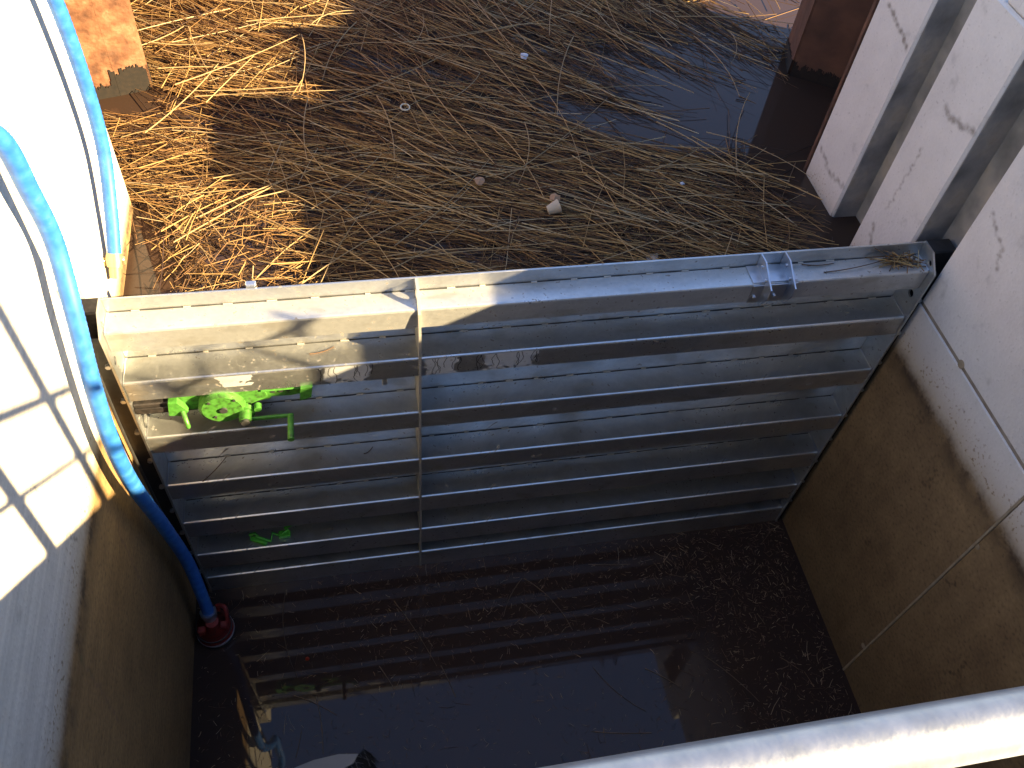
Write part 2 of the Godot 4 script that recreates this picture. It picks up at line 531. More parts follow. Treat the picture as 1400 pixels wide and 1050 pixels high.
var clump := noise(71, 1.7, 3)
func mat_density(x: float, z: float) -> float:
	var p := Vector2(x, z)
	var al := Vector2(x, z).rotated(-0.55)
	var d := 0.74 + 0.40 * clump.get_noise_2d(x, z) + 0.75 * clump.get_noise_2d(al.x * 0.9 + 20.0, al.y * 4.5)
	d -= 0.88 * soft(p, Vector2(1.30, -1.55), 1.10, 0.52, 0.35)
	d -= 0.95 * soft(p, Vector2(0.72, -1.34), 0.55, 0.17, 0.40)
	d -= 0.7 * soft(p, Vector2(-0.2, -1.9), 0.5, 0.12, 0.35)
	d -= 0.5 * soft(p, Vector2(-0.1, -0.55), 0.6, 0.08, 0.2)
	d -= 0.5 * soft(p, Vector2(0.5, -0.9), 0.7, 0.08, 0.4)
	d -= 0.6 * soft(p, Vector2(1.3, -2.1), 0.5, 0.25, 0.5)
	d -= 0.55 * soft(p, Vector2(0.42, -1.58), 0.25, 0.10, 0.4)
	d -= 0.9 * clampf((x - 1.30) / 0.12, 0.0, 1.0) * clampf((z + 1.35) / 0.2, 0.0, 1.0) * clampf((-0.18 - z) / 0.1, 0.25, 1.0)
	d -= 0.8 * soft(p, Vector2(1.9, -1.5), 0.5, 0.5, 0.0)
	d -= 0.25 * soft(p, Vector2(-1.4, -1.6), 0.30, 0.22, 0.6)
	d -= 0.35 * soft(p, Vector2(-0.75, -1.25), 0.35, 0.12, 0.5)
	d -= 0.40 * soft(p, Vector2(-0.45, -0.95), 0.30, 0.10, 0.4)
	d -= 1.0 * soft(p, Vector2(-1.58, -0.55), 0.22, 0.42, 0.0)
	if x > 1.35 and z < -2.0: d -= 0.75 * clampf((x - 1.35) / 0.2, 0.0, 1.0)
	return clampf(d, 0.0, 1.0)

func flow(x: float, z: float) -> float:
	return deg_to_rad(clampf(16.0 + (-z - 0.5) * 17.0 + x * 7.0, 4.0, 58.0))

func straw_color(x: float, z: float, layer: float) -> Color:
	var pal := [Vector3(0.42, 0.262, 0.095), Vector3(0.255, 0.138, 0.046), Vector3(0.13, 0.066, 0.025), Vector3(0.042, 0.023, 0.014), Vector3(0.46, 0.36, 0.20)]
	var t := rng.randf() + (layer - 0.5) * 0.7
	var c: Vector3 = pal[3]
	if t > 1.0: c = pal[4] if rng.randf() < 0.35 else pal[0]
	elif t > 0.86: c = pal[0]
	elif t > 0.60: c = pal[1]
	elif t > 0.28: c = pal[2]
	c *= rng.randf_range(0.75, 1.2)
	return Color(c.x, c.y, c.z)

func open_water(x: float, z: float) -> bool:   # inside the basin behind the gate
	if z > -0.03: return false
	if z > -0.96: return x > WALL_L + 0.02 and x < WALL_R - 0.02
	if z > -1.62: return x > -2.0 and x < 1.98
	if z > -1.86: return x > -1.52 and x < 1.76
	return x > -2.1 and x < 2.3

func build_reeds():
	var s := Straw.new()
	rng.seed = 5
	var n := 0
	# soaked crumbs and broken bits just at the surface
	while n < 15000:
		var x := rng.randf_range(-2.0, 2.4); var z := rng.randf_range(-3.2, -0.03)
		n += 1
		if rng.randf() > mat_density(x, z) or not open_water(x, z): continue
		var a := flow(x, z) + rng.randfn(0.0, 0.6)
		var l := rng.randf_range(0.02, 0.11)
		var d := Vector3(cos(a), rng.randf_range(-0.04, 0.04), sin(a)) * l
		var c := Vector3(x, UPPER + rng.randf_range(-0.002, 0.010), z)
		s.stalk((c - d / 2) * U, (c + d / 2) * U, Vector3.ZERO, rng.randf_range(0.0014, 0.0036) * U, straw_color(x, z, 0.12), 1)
	# long stalks in layers
	n = 0
	while n < 27000:
		var x := rng.randf_range(-2.0, 2.4); var z := rng.randf_range(-3.3, -0.03)
		n += 1
		if rng.randf() > mat_density(x, z) or not open_water(x, z): continue
		var near_gate := clampf(1.0 - Vector2(x + 1.15, (z + 0.45) * 0.8).length() / 0.55, 0.0, 1.0)
		var spread := 0.22 + 0.5 * clampf((-0.7 - x) / 0.8, 0.0, 1.0) * clampf((z + 1.7) / 0.8, 0.0, 1.0) + near_gate
		var a := flow(x, z) + rng.randfn(0.0, spread) + (PI if rng.randf() < 0.5 else 0.0)
		a += 0.28 * clump.get_noise_2d(x * 1.3 + 7.0, z * 1.3)
		if rng.randf() < 0.21: a = rng.randf() * TAU
		var l: float = lerpf(rng.randf_range(0.16, 0.75), rng.randf_range(0.06, 0.20), clampf(near_gate * 1.6, 0.0, 1.0))
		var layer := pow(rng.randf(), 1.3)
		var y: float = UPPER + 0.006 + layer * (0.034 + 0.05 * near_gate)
		var tilt := rng.randfn(0.0, 0.02 + 0.10 * near_gate)
		var d := Vector3(cos(a), tilt, sin(a)) * l
		var c := Vector3(x, y, z)
		var p := c - d / 2; var q := c + d / 2
		if not open_water(p.x, p.z) or not open_water(q.x, q.z): continue
		if mat_density(q.x, q.z) < 0.06 and rng.randf() < 0.8: continue
		p.y = max(p.y, UPPER + 0.002); q.y = max(q.y, UPPER + 0.002)
		var bend := Vector3(-sin(a), 0.0, cos(a)) * rng.randfn(0.0, 0.025) * l
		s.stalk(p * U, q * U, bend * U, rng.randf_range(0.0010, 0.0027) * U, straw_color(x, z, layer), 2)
	var mat_node := put_mesh("reed_mat", s.mesh(), M.straw, null, "stuff")
	tag(mat_node, "thick floating mat of broken brown reeds covering the water behind the gate", "reeds")
	# single stalks that lie loose on top and can be picked out
	var kinds := []
	for k in 8:
		var one := Straw.new()
		var l := 0.5
		var c := Color(0.40, 0.28, 0.135) * rng.randf_range(0.7, 1.15)
		one.stalk(Vector3(-l / 2, 0, 0) * U, Vector3(l / 2, 0, 0) * U, Vector3(0, 0.008, rng.randf_range(-0.035, 0.035)) * U, rng.randf_range(0.0022, 0.0034) * U, c, 6)
		kinds.append(one.mesh())
	n = 0
	while n < 140:
		var x := rng.randf_range(-1.6, 1.9); var z := rng.randf_range(-2.6, -0.12)
		var a := flow(x, z) + rng.randfn(0.0, 0.7)
		var l := rng.randf_range(0.28, 0.85)
		var e := Vector3(cos(a), 0, sin(a)) * l * 0.5
		if not open_water(x - e.x, z - e.z) or not open_water(x + e.x, z + e.z): continue
		if mat_density(x, z) < 0.10: continue
		var mi := MeshInstance3D.new()
		mi.mesh = kinds[n % 8]; mi.material_override = M.straw
		mi.name = numbered("reed_stalk")
		add_child(mi)
		mi.position = v(x, UPPER + rng.randf_range(0.045, 0.07), z)
		mi.rotation = Vector3(0, -a, rng.randf_range(-0.03, 0.03))
		mi.scale = Vector3(l / 0.5, 1, 1)
		tag(mi, "long pale reed stalk lying loose across the top of the floating reed mat", "reed", "loose stalks on the reed mat")
		n += 1

func build_broom():
	rng.seed = 14
	var t := thing("broom_head", Vector3(-0.95, 0.0, 1.10), "pale grey board with black bristles floating at the bottom edge of the picture", "broom")
	var st := tool()
	prism(st, PackedVector2Array([Vector2(-1.20, 1.045), Vector2(-1.04, 1.008), Vector2(-0.93, 1.000), Vector2(-0.845, 1.012), Vector2(-0.87, 1.05), Vector2(-0.95, 1.075), Vector2(-1.0, 1.13), Vector2(-1.18, 1.17)]), 1, 0.004, 0.032)
	put("board", st, plain(0.27, 0.26, 0.24, 0.6), t)
	var s := Straw.new()
	for k in 420:
		var q := Vector2(-0.99, 1.12).lerp(Vector2(-0.82, 0.992), rng.randf())
		var a := Vector3(q.x, 0.020, q.y)
		var e := Vector3(rng.randf_range(0.01, 0.07), rng.randf_range(-0.02, 0.016), rng.randf_range(0.01, 0.11))
		var c := 0.012 if rng.randf() < 0.85 else 0.16
		s.stalk(a * U, (a + e) * U, Vector3.ZERO, 0.0022 * U, Color(c, c, c * 1.05), 1)
	put_mesh("bristles", s.mesh(), M.straw, t, "stuff")

func build_debris():
	var s := Straw.new()
	rng.seed = 9
	var drift := noise(77, 1.6, 3)
	for k in 20000:
		var x := rng.randf_range(-1.55, 1.52); var z := rng.randf_range(0.13, 2.2)
		var d := 0.16 + 0.55 * clampf((0.75 - z) / 0.4, 0.0, 1.0) * clampf((x + 1.25) / 0.5, 0.15, 1.0) + 0.55 * clampf((x - 0.7) / 0.3, 0.0, 1.0)
		d = 0.85 * d + 0.25 * drift.get_noise_2d(x, z)
		if rng.randf() > d: continue
		var a := rng.randf() * TAU
		var l := rng.randf_range(0.004, 0.030) if rng.randf() < 0.95 else rng.randf_range(0.03, 0.11)
		var e := Vector3(cos(a), 0, sin(a)) * l / 2
		var c := Vector3(x, rng.randf_range(0.000, 0.0035), z)
		var pal := [Vector3(0.10, 0.055, 0.034), Vector3(0.17, 0.095, 0.055), Vector3(0.27, 0.17, 0.10), Vector3(0.48, 0.36, 0.22)]
		var col: Vector3 = pal[mini(int(pow(rng.randf(), 1.4) * 4.0), 3)]
		s.stalk((c - e) * U, (c + e) * U, Vector3(-sin(a), 0, cos(a)) * rng.randfn(0, 0.06) * l * U, rng.randf_range(0.0007, 0.0015) * U, Color(col.x, col.y, col.z), 2)
	tag(put_mesh("floating_debris", s.mesh(), M.straw, null, "stuff"), "fine broken reed bits floating on the dark water in front of the gate", "debris")
	# twigs one can pick out: from, to, tone
	var twigs := [
		[Vector2(-1.145, 0.17), Vector2(-1.10, 0.62), 0.12, "thin dark twig floating straight out from the gate's lower left corner"],
		[Vector2(-1.12, 0.70), Vector2(-0.93, 0.82), 0.30, "pale split reed floating beside the bright strip of wall mirrored in the water"],
		[Vector2(-0.72, 0.62), Vector2(-0.66, 0.74), 0.30, "short pale reed floating on the mirrored edge of the gate"],
		[Vector2(-0.62, 0.30), Vector2(-0.45, 0.66), 0.22, "long thin twig floating left of the middle of the chamber"],
		[Vector2(-0.43, 0.66), Vector2(-0.38, 0.82), 0.22, "thin twig floating end to end with a longer one over the mirrored sky"],
		[Vector2(0.05, 0.27), Vector2(0.24, 0.58), 0.22, "brown twig with a kink floating near the centre of the chamber"],
		[Vector2(0.04, 0.27), Vector2(-0.09, 0.46), 0.22, "straight twig that meets another in a V near the chamber's centre"],
		[Vector2(0.40, 0.24), Vector2(0.62, 0.27), 0.26, "reddish reed lying parallel to the gate in front of its right half"],
		[Vector2(0.30, 0.78), Vector2(0.50, 1.02), 0.20, "thin dark twig floating over the right side of the mirrored sky"],
		[Vector2(0.22, 1.07), Vector2(0.50, 1.12), 0.28, "reddish reed floating just above the handrail"],
		[Vector2(0.55, 0.82), Vector2(0.71, 0.95), 0.26, "knobbly twig floating on the edge of the mirrored sky"],
		[Vector2(0.86, 0.80), Vector2(1.06, 1.06), 0.20, "long twig floating in the brown scum by the right wall"],
		[Vector2(-1.02, 0.72), Vector2(-1.00, 0.98), 0.30, "pale bent reed floating upright in the picture over the left of the mirrored sky"],
		[Vector2(-1.12, 0.98), Vector2(-1.09, 0.86), 0.24, "short split reed floating near the mirrored wall at the bottom"]]
	for t in twigs:
		var one := Straw.new()
		var a := Vector3(t[0].x, 0.004, t[0].y); var b := Vector3(t[1].x, 0.004, t[1].y)
		var sd := (b - a).cross(Vector3.UP)
		var c := Vector3(1.0, 0.68, 0.42) * float(t[2]) * 0.8
		one.stalk(a * U, b * U, sd * rng.randf_range(-0.09, 0.09) * U, rng.randf_range(0.0018, 0.0028) * U, Color(c.x, c.y, c.z), 6)
		tag(put_mesh("twig", one.mesh(), M.straw), t[3], "twig")

# ---------------------------------------------------------------- walls
func wall_box(called: String, x0: float, x1: float, y0: float, y1: float, z0: float, z1: float, mat: Material, parent: Node3D, ch := 0.010):
	var st := tool()
	box(st, Vector3(x0, y0, z0), Vector3(x1, y1, z1), ch, true)
	return put(called, st, mat, parent)

func build_walls():
	var r := thing("chamber_wall", Vector3(WALL_R, 0, 2.0), "pale concrete wall on the right with two upright slots and a brown tide mark", "wall")
	var d := 0.125
	wall_box("pier", WALL_R, WALL_R + 0.2, -0.5, WALL_TOP, -0.953, -0.627, M.wall_right, r)
	wall_box("pier", WALL_R, WALL_R + 0.2, -0.5, WALL_TOP, -0.431, -0.100, M.wall_right, r)
	for z in [-0.627, -0.100]:
		var side := tool()
		box(side, Vector3(WALL_R + 0.013, -0.5, z - 0.004), Vector3(WALL_R + 0.130, WALL_TOP - 0.01, z + 0.003), 0.001)
		put("slot_side", side, M.slot, r)
	wall_box("head_block", WALL_R + 0.003, WALL_R + 0.35, WALL_TOP + 0.001, 2.97, -0.30, 0.30, M.wall_right, r)
	wall_box("concrete_panel", WALL_R, WALL_R + 0.2, 1.743, WALL_TOP, 0.100, 7.0, M.wall_right, r)
	wall_box("concrete_panel", WALL_R, WALL_R + 0.2, -0.5, 1.731, 0.100, 0.967, M.wall_right, r, 0.004)
	wall_box("concrete_panel", WALL_R, WALL_R + 0.2, -0.5, 1.731, 0.976, 7.0, M.wall_right, r, 0.004)
	var st := tool()
	box(st, Vector3(WALL_R + d, -0.5, -0.940), Vector3(2.05, WALL_TOP - 0.004, 7.0), 0.004)
	put("slot_back", st, M.slot, r)
	st = tool()
	box(st, Vector3(WALL_R + 0.006, 1.722, 0.103), Vector3(WALL_R + 0.05, 1.752, 6.9), 0.001)
	put("level_joint", st, M.joint, r)
	st = tool()
	box(st, Vector3(WALL_R - 0.004, -0.4, 0.966), Vector3(WALL_R + 0.05, 1.731, 0.977), 0.002)
	put("upright_joint", st, M.joint_light, r)
	for q in [[1.750, 0.435, 0.018], [1.331, 0.985, 0.012], [0.27, 0.955, 0.014]]:
		st = tool()
		var pts := [Vector3(WALL_R - 0.002, q[0], q[1]), Vector3(WALL_R + 0.02, q[0], q[1])]
		tube(st, pts, q[2], 14)
		put("anchor_plug", st, M.joint_light, r)
	st = tool()
	box(st, Vector3(WALL_R - 0.004, 0.5, -0.975), Vector3(WALL_R + 0.05, WALL_TOP + 0.03, -0.955), 0.002)
	put("corner_plate", st, M.rust_dark, r)
	var l := thing("chamber_wall", Vector3(WALL_L, 0, 2.0), "sunlit white concrete wall on the left with the shadow of a railing and a brown foot", "wall")
	wall_box("pier", WALL_L - 0.2, WALL_L, -0.5, WALL_TOP, -0.953, -0.100, M.wall_left, l)
	wall_box("concrete_panel", WALL_L - 0.2, WALL_L, -0.5, WALL_TOP, 0.100, 7.0, M.wall_left, l)
	st = tool()
	box(st, Vector3(-2.1, -0.5, -0.940), Vector3(WALL_L - d, WALL_TOP - 0.004, 7.0), 0.004)
	put("slot_back", st, M.slot, l)
	# closing wall far behind the photographer
	var c := thing("end_wall", Vector3(0, 0, 7.0), "plain concrete wall closing the chamber behind the footbridge", "wall")
	wall_box("concrete_panel", -2.1, 2.05, -0.5, WALL_TOP, 7.0, 7.4, M.joint, c)

# sheet piling: a folded plate along a plan outline
func pile_wall(called: String, pts: Array, y0: float, y1: float, mat: Material, parent: Node3D, toward: Vector3, moss := true):
	for k in pts.size() - 1:
		var a: Vector2 = pts[k]; var b: Vector2 = pts[k + 1]
		var n := (b - a).orthogonal().normalized() * 0.012
		var st := tool()
		prism(st, PackedVector2Array([a - n, b - n, b + n, a + n]), 1, y0, y1)
		put(called, st, mat, parent)
		if moss:
			var n2 := n * 1.35
			var st2 := tool()
			var cuts := maxi(2, int(a.distance_to(b) / 0.005))
			for q in cuts:
				var e := a.lerp(b, float(q) / cuts); var f := a.lerp(b, float(q + 1) / cuts)
				var hgt := 0.03 + 0.022 * rng.randf() + 0.05 * (0.5 + 0.5 * clump.get_noise_2d(e.x * 12.0, e.y * 12.0)) + (0.06 if e.x > -1.72 and e.x < -1.5 else 0.0)
				prism(st2, PackedVector2Array([e - n2, f - n2, f + n2, e + n2]), 1, UPPER - 0.3, UPPER + hgt)
			put("wet_band", st2, M.moss, parent)

func build_piles():
	rng.seed = 2
	var r := thing("sheet_pile_wall", Vector3(2.0, UPPER, -1.6), "dark brown rusty sheet piling at the end of the right wall", "sheet piling")
	var pr := [Vector2(1.60, -0.97), Vector2(2.03, -0.985), Vector2(2.02, -1.62), Vector2(1.785, -1.776), Vector2(1.86, -2.02), Vector2(2.28, -2.0), Vector2(2.36, -1.74), Vector2(2.6, -1.90), Vector2(2.6, -0.66), Vector2(12.0, -0.66)]
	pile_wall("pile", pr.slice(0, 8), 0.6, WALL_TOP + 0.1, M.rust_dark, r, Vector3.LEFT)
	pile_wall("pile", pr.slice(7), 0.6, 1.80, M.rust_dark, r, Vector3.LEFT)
	var l := thing("sheet_pile_wall", Vector3(-1.9, UPPER, -1.7), "sunlit orange rusty sheet piling beside the left wall with a black wet foot", "sheet piling")
	var pl := [Vector2(-1.62, -0.97), Vector2(-2.02, -0.985), Vector2(-2.03, -1.70), Vector2(-1.70, -1.79), Vector2(-1.562, -1.836), Vector2(-1.70, -2.2), Vector2(-2.05, -2.3), Vector2(-2.05, -2.75), Vector2(-1.70, -2.85), Vector2(-1.70, -3.25), Vector2(-2.05, -3.35), Vector2(-2.05, -3.8), Vector2(-1.7, -3.9), Vector2(-1.7, -4.4), Vector2(-2.05, -4.5), Vector2(-2.05, -12.0)]
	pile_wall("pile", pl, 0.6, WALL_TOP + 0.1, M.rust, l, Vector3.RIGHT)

# ---------------------------------------------------------------- gate
const RIB_Y := [1.908, 1.670, 1.334, 0.991, 0.678, 0.375, 0.138]
const RIB_H := [0.092, 0.100, 0.100, 0.104, 0.122, 0.132, 0.160]
const GATE_TOP := 1.969
const STIFF_X := -0.466

func rib_outline(y: float, dep: float, h: float) -> PackedVector2Array:
	var t := 0.007
	return PackedVector2Array([Vector2(0.001, y), Vector2(dep - 0.008, y), Vector2(dep - 0.0025, y - 0.0025), Vector2(dep, y - 0.008), Vector2(dep, y - h), Vector2(dep - t, y - h), Vector2(dep - t, y - t - 0.003), Vector2(dep - t - 0.003, y - t), Vector2(0.001, y - t)])

# plate in a plane across the gate, with round holes cut out of it
func holed_plate(called: String, outline: PackedVector2Array, holes: Array, x0: float, x1: float, mat: Material, parent: Node3D):
	var comb := CSGCombiner3D.new()
	comb.name = called
	parent.add_child(comb, true)
	comb.position = Vector3(x0 * U, 0, 0) - parent.position
	comb.rotation = Vector3(0, -PI / 2, 0)
	comb.material_override = mat
	var body := CSGPolygon3D.new()
	var sc := PackedVector2Array()
	for q in outline: sc.append(q * U)
	body.polygon = sc
	body.depth = (x1 - x0) * U
	body.material = mat
	comb.add_child(body)
	for h in holes:
		var cyl := CSGCylinder3D.new()
		cyl.radius = h[2] * U; cyl.height = 0.2; cyl.sides = 24
		cyl.operation = CSGShape3D.OPERATION_SUBTRACTION
		cyl.material = mat
		comb.add_child(cyl)
		cyl.position = Vector3(h[0] * U, h[1] * U, 0)
		cyl.rotation = Vector3(PI / 2, 0, 0)

func build_gate():
	var g := thing("sluice_gate", Vector3(0, 0, 0.06), "galvanised steel sluice gate with seven level ribs spanning between the two walls", "gate")
	var st := tool()
	box(st, Vector3(-1.5, -0.4, -0.008), Vector3(1.5, GATE_TOP, 0.0), 0.0015)
	put("skin_plate", st, M.zinc, g)
	for k in 7:
		var dep := 0.096 if k == 0 else 0.12
		var outline := rib_outline(RIB_Y[k], dep, RIB_H[k])
		var mat: Material = M.zinc_top if k == 0 else (M.zinc_second if k == 1 else M.zinc)
		for seg in [[-1.4985, STIFF_X - 0.0055], [STIFF_X + 0.0055, 1.4985]]:
			st = tool()
			prism(st, outline, 0, seg[0], seg[1], 0.45 if k == 0 else 0.455)
			put("rib", st, mat, g)
	# upright stiffener with a lifting eye in its head
	var plate := PackedVector2Array([Vector2(0.0005, -0.35), Vector2(0.0005, GATE_TOP - 0.001), Vector2(0.062, GATE_TOP - 0.001), Vector2(0.108, 1.895), Vector2(0.126, 1.80), Vector2(0.126, -0.35)])
	holed_plate("stiffener", plate, [[0.046, 1.936, 0.017]], STIFF_X - 0.005, STIFF_X + 0.005, M.weld, g)
	var endp := PackedVector2Array([Vector2(-0.006, -0.35), Vector2(-0.006, GATE_TOP + 0.003), Vector2(0.060, GATE_TOP + 0.003), Vector2(0.128, 1.915), Vector2(0.128, -0.35)])
	holed_plate("end_plate", endp, [[0.075, 1.930, 0.012], [0.075, 1.765, 0.016]], 1.5, 1.508, M.zinc, g)
	holed_plate("end_plate", endp, [[0.075, 1.930, 0.012], [0.09, 1.765, 0.016]], -1.508, -1.5, M.zinc, g)
	# welds where the ribs meet the end plates, and short beads along the skin
	st = tool()
	for k in 7:
		for s in [-1.0, 1.0]:
			tube(st, [Vector3(s * 1.4975, RIB_Y[k] + 0.001, 0.004), Vector3(s * 1.4975, RIB_Y[k] + 0.001, 0.117 if k else 0.093)], 0.0032, 5)
	put("end_weld", st, M.zinc_bright, g, "stuff")
	st = tool()
	rng.seed = 3
	for k in 7:
		for face in 1:
			var x := -1.42
			while x < 1.45:
				if absf(x - STIFF_X) > 0.04:
					tube(st, [Vector3(x, RIB_Y[k] + 0.002, 0.003), Vector3(x + rng.randf_range(0.018, 0.034), RIB_Y[k] + 0.002, 0.003)], 0.0034, 5)
				x += rng.randf_range(0.11, 0.19)
	for k in 40:
		var y := -0.2 + k * 0.054
		if rng.randf() < 0.6: tube(st, [Vector3(STIFF_X + 0.007, y, 0.004), Vector3(STIFF_X + 0.007, y + 0.025, 0.004)], 0.003, 5)
	put("weld_beads", st, M.weld, g, "stuff")
	# caked line of dirt in the corner of each shelf
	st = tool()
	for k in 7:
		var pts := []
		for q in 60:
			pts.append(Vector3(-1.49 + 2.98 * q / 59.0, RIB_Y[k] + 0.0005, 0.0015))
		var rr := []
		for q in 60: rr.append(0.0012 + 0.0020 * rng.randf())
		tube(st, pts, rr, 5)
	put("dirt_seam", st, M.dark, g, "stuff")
	# hanger strap in the third bay
	st = tool()
	box(st, Vector3(-0.605, 1.44, 0.001), Vector3(-0.585, 1.60, 0.05), 0.003)
	put("hanger_strap", st, M.zinc, g)
	# rubber seals in the gaps beside the gate
	for s in [-1.0, 1.0]:
		var edge: float = WALL_R if s > 0 else -WALL_L
		st = tool()
		box(st, Vector3(minf(s * 1.509, s * (edge - 0.004)), -0.4, 0.085), Vector3(maxf(s * 1.509, s * (edge - 0.004)), 1.90 if s > 0 else 1.88, 0.105), 0.003)
		put("rubber_seal", st, M.rubber, g)
		st = tool()
		box(st, Vector3(minf(s * 1.509, s * 1.655), -0.4, -0.055), Vector3(maxf(s * 1.509, s * 1.655), 1.93, 0.02), 0.006)
		put("guide_shoe", st, M.rubber if s > 0 else M.black_steel, g)
		for k in 9:
			st = tool()
			var y := 0.2 + k * 0.195
			tube(st, [Vector3(s * 1.522, y, 0.10), Vector3(s * 1.522, y, 0.118)], 0.010, 6)
			put("seal_bolt", st, M.zinc_bright, g)
	# top cap of the left guide shoe
	st = tool()
	prism(st, PackedVector2Array([Vector2(-1.665, -0.075), Vector2(-1.655, 0.045), Vector2(-1.60, 0.082), Vector2(-1.575, 0.02), Vector2(-1.60, -0.06)]), 1, 1.945, 1.953)
	put("shoe_cap", st, M.zinc, g)
	# lifting bracket on the top rib, right of the middle
	var fin := PackedVector2Array([Vector2(0.003, 1.972), Vector2(0.05, 1.975), Vector2(0.150, 1.925), Vector2(0.150, 1.885), Vector2(0.118, 1.812), Vector2(0.0975, 1.812), Vector2(0.0975, 1.9095), Vector2(0.003, 1.9095)])
	var br := [0.822, 0.918]
	for x in br:
		st = tool()
		prism(st, fin, 0, x - 0.003, x + 0.003)
		var pl := put("bracket_fin", st, M.zinc_bright, g)
		for q in [[0.045, 1.945], [0.095, 1.925]]:
			var sb_ := tool()
			tube(sb_, [Vector3(x - 0.010, q[1], q[0]), Vector3(x - 0.003, q[1], q[0])], 0.008, 6)
			put("bolt", sb_, M.zinc_bright, pl)
	st = tool()
	box(st, Vector3(0.775, 1.9095, 0.004), Vector3(0.955, 1.914, 0.092), 0.001)
	box(st, Vector3(0.775, 1.815, 0.0975), Vector3(0.955, 1.905, 0.102), 0.001)
	put("bracket_base", st, M.zinc_bright, g)
	for q in [Vector2(0.795, 1.845), Vector2(0.875, 1.845), Vector2(0.942, 1.845)]:
		st = tool()
		tube(st, [Vector3(q.x, q.y, 0.102), Vector3(q.x, q.y, 0.110)], 0.008, 6)
		put("bolt", st, M.zinc_bright, g)
	# small lug on the back of the skin's top edge
	st = tool()
	box(st, Vector3(-1.04, 1.93, -0.03), Vector3(-1.005, 1.982, -0.009), 0.003)
	put("top_lug", st, M.zinc_bright, g)

	# straw left on the gate
	rng.seed = 21
	var s2 := Straw.new()
	for k in 46:
		var c := Vector3(rng.randf_range(1.34, 1.47), 1.912 + rng.randf() * 0.02, rng.randf_range(0.012, 0.07))
		var a := rng.randf() * TAU
		var e := Vector3(cos(a), rng.randf_range(-0.05, 0.45), sin(a) * 0.5) * rng.randf_range(0.03, 0.09)
		var p := c - e; var q := c + e
		p.x = minf(p.x, 1.495); q.x = minf(q.x, 1.495); p.z = maxf(p.z, 0.006); q.z = maxf(q.z, 0.006)
		p.y = maxf(p.y, 1.912); q.y = maxf(q.y, 1.912)
		s2.stalk(p * U, q * U, Vector3.ZERO, 0.0026 * U, straw_color(0, 0, 0.7), 1)
	tag(put_mesh("straw_clump", s2.mesh(), M.straw, null, "stuff"), "small tangle of straw caught in the top right corner of the gate", "straw")
	for t in [[Vector3(1.00, 1.9125, 0.015), Vector3(1.13, 1.9125, 0.02), "short dark twig lying along the back of the gate's top shelf"], [Vector3(1.07, 1.9125, 0.064), Vector3(1.33, 1.920, 0.03), "bent brown twig lying slantwise on the gate's top shelf"],
			[Vector3(-0.86, 1.6735, 0.055), Vector3(-0.77, 1.6735, 0.03), "short rusty twig on the second rib left of the stiffener"], [Vector3(-0.70, 0.9945, 0.06), Vector3(-0.66, 0.9945, 0.03), "bit of dark reed on the fourth rib left of the stiffener"],
			[Vector3(-1.36, 0.9945, 0.116), Vector3(-1.26, 1.03, 0.03), "thin black twig leaning on the fourth rib at the gate's left end"]]:
		var one := Straw.new()
		one.stalk(t[0] * U, t[1] * U, Vector3(0, 0.002, 0.010) * U, 0.0028 * U, Color(0.11, 0.06, 0.03), 5)
		tag(put_mesh("twig", one.mesh(), M.straw), t[2], "twig")

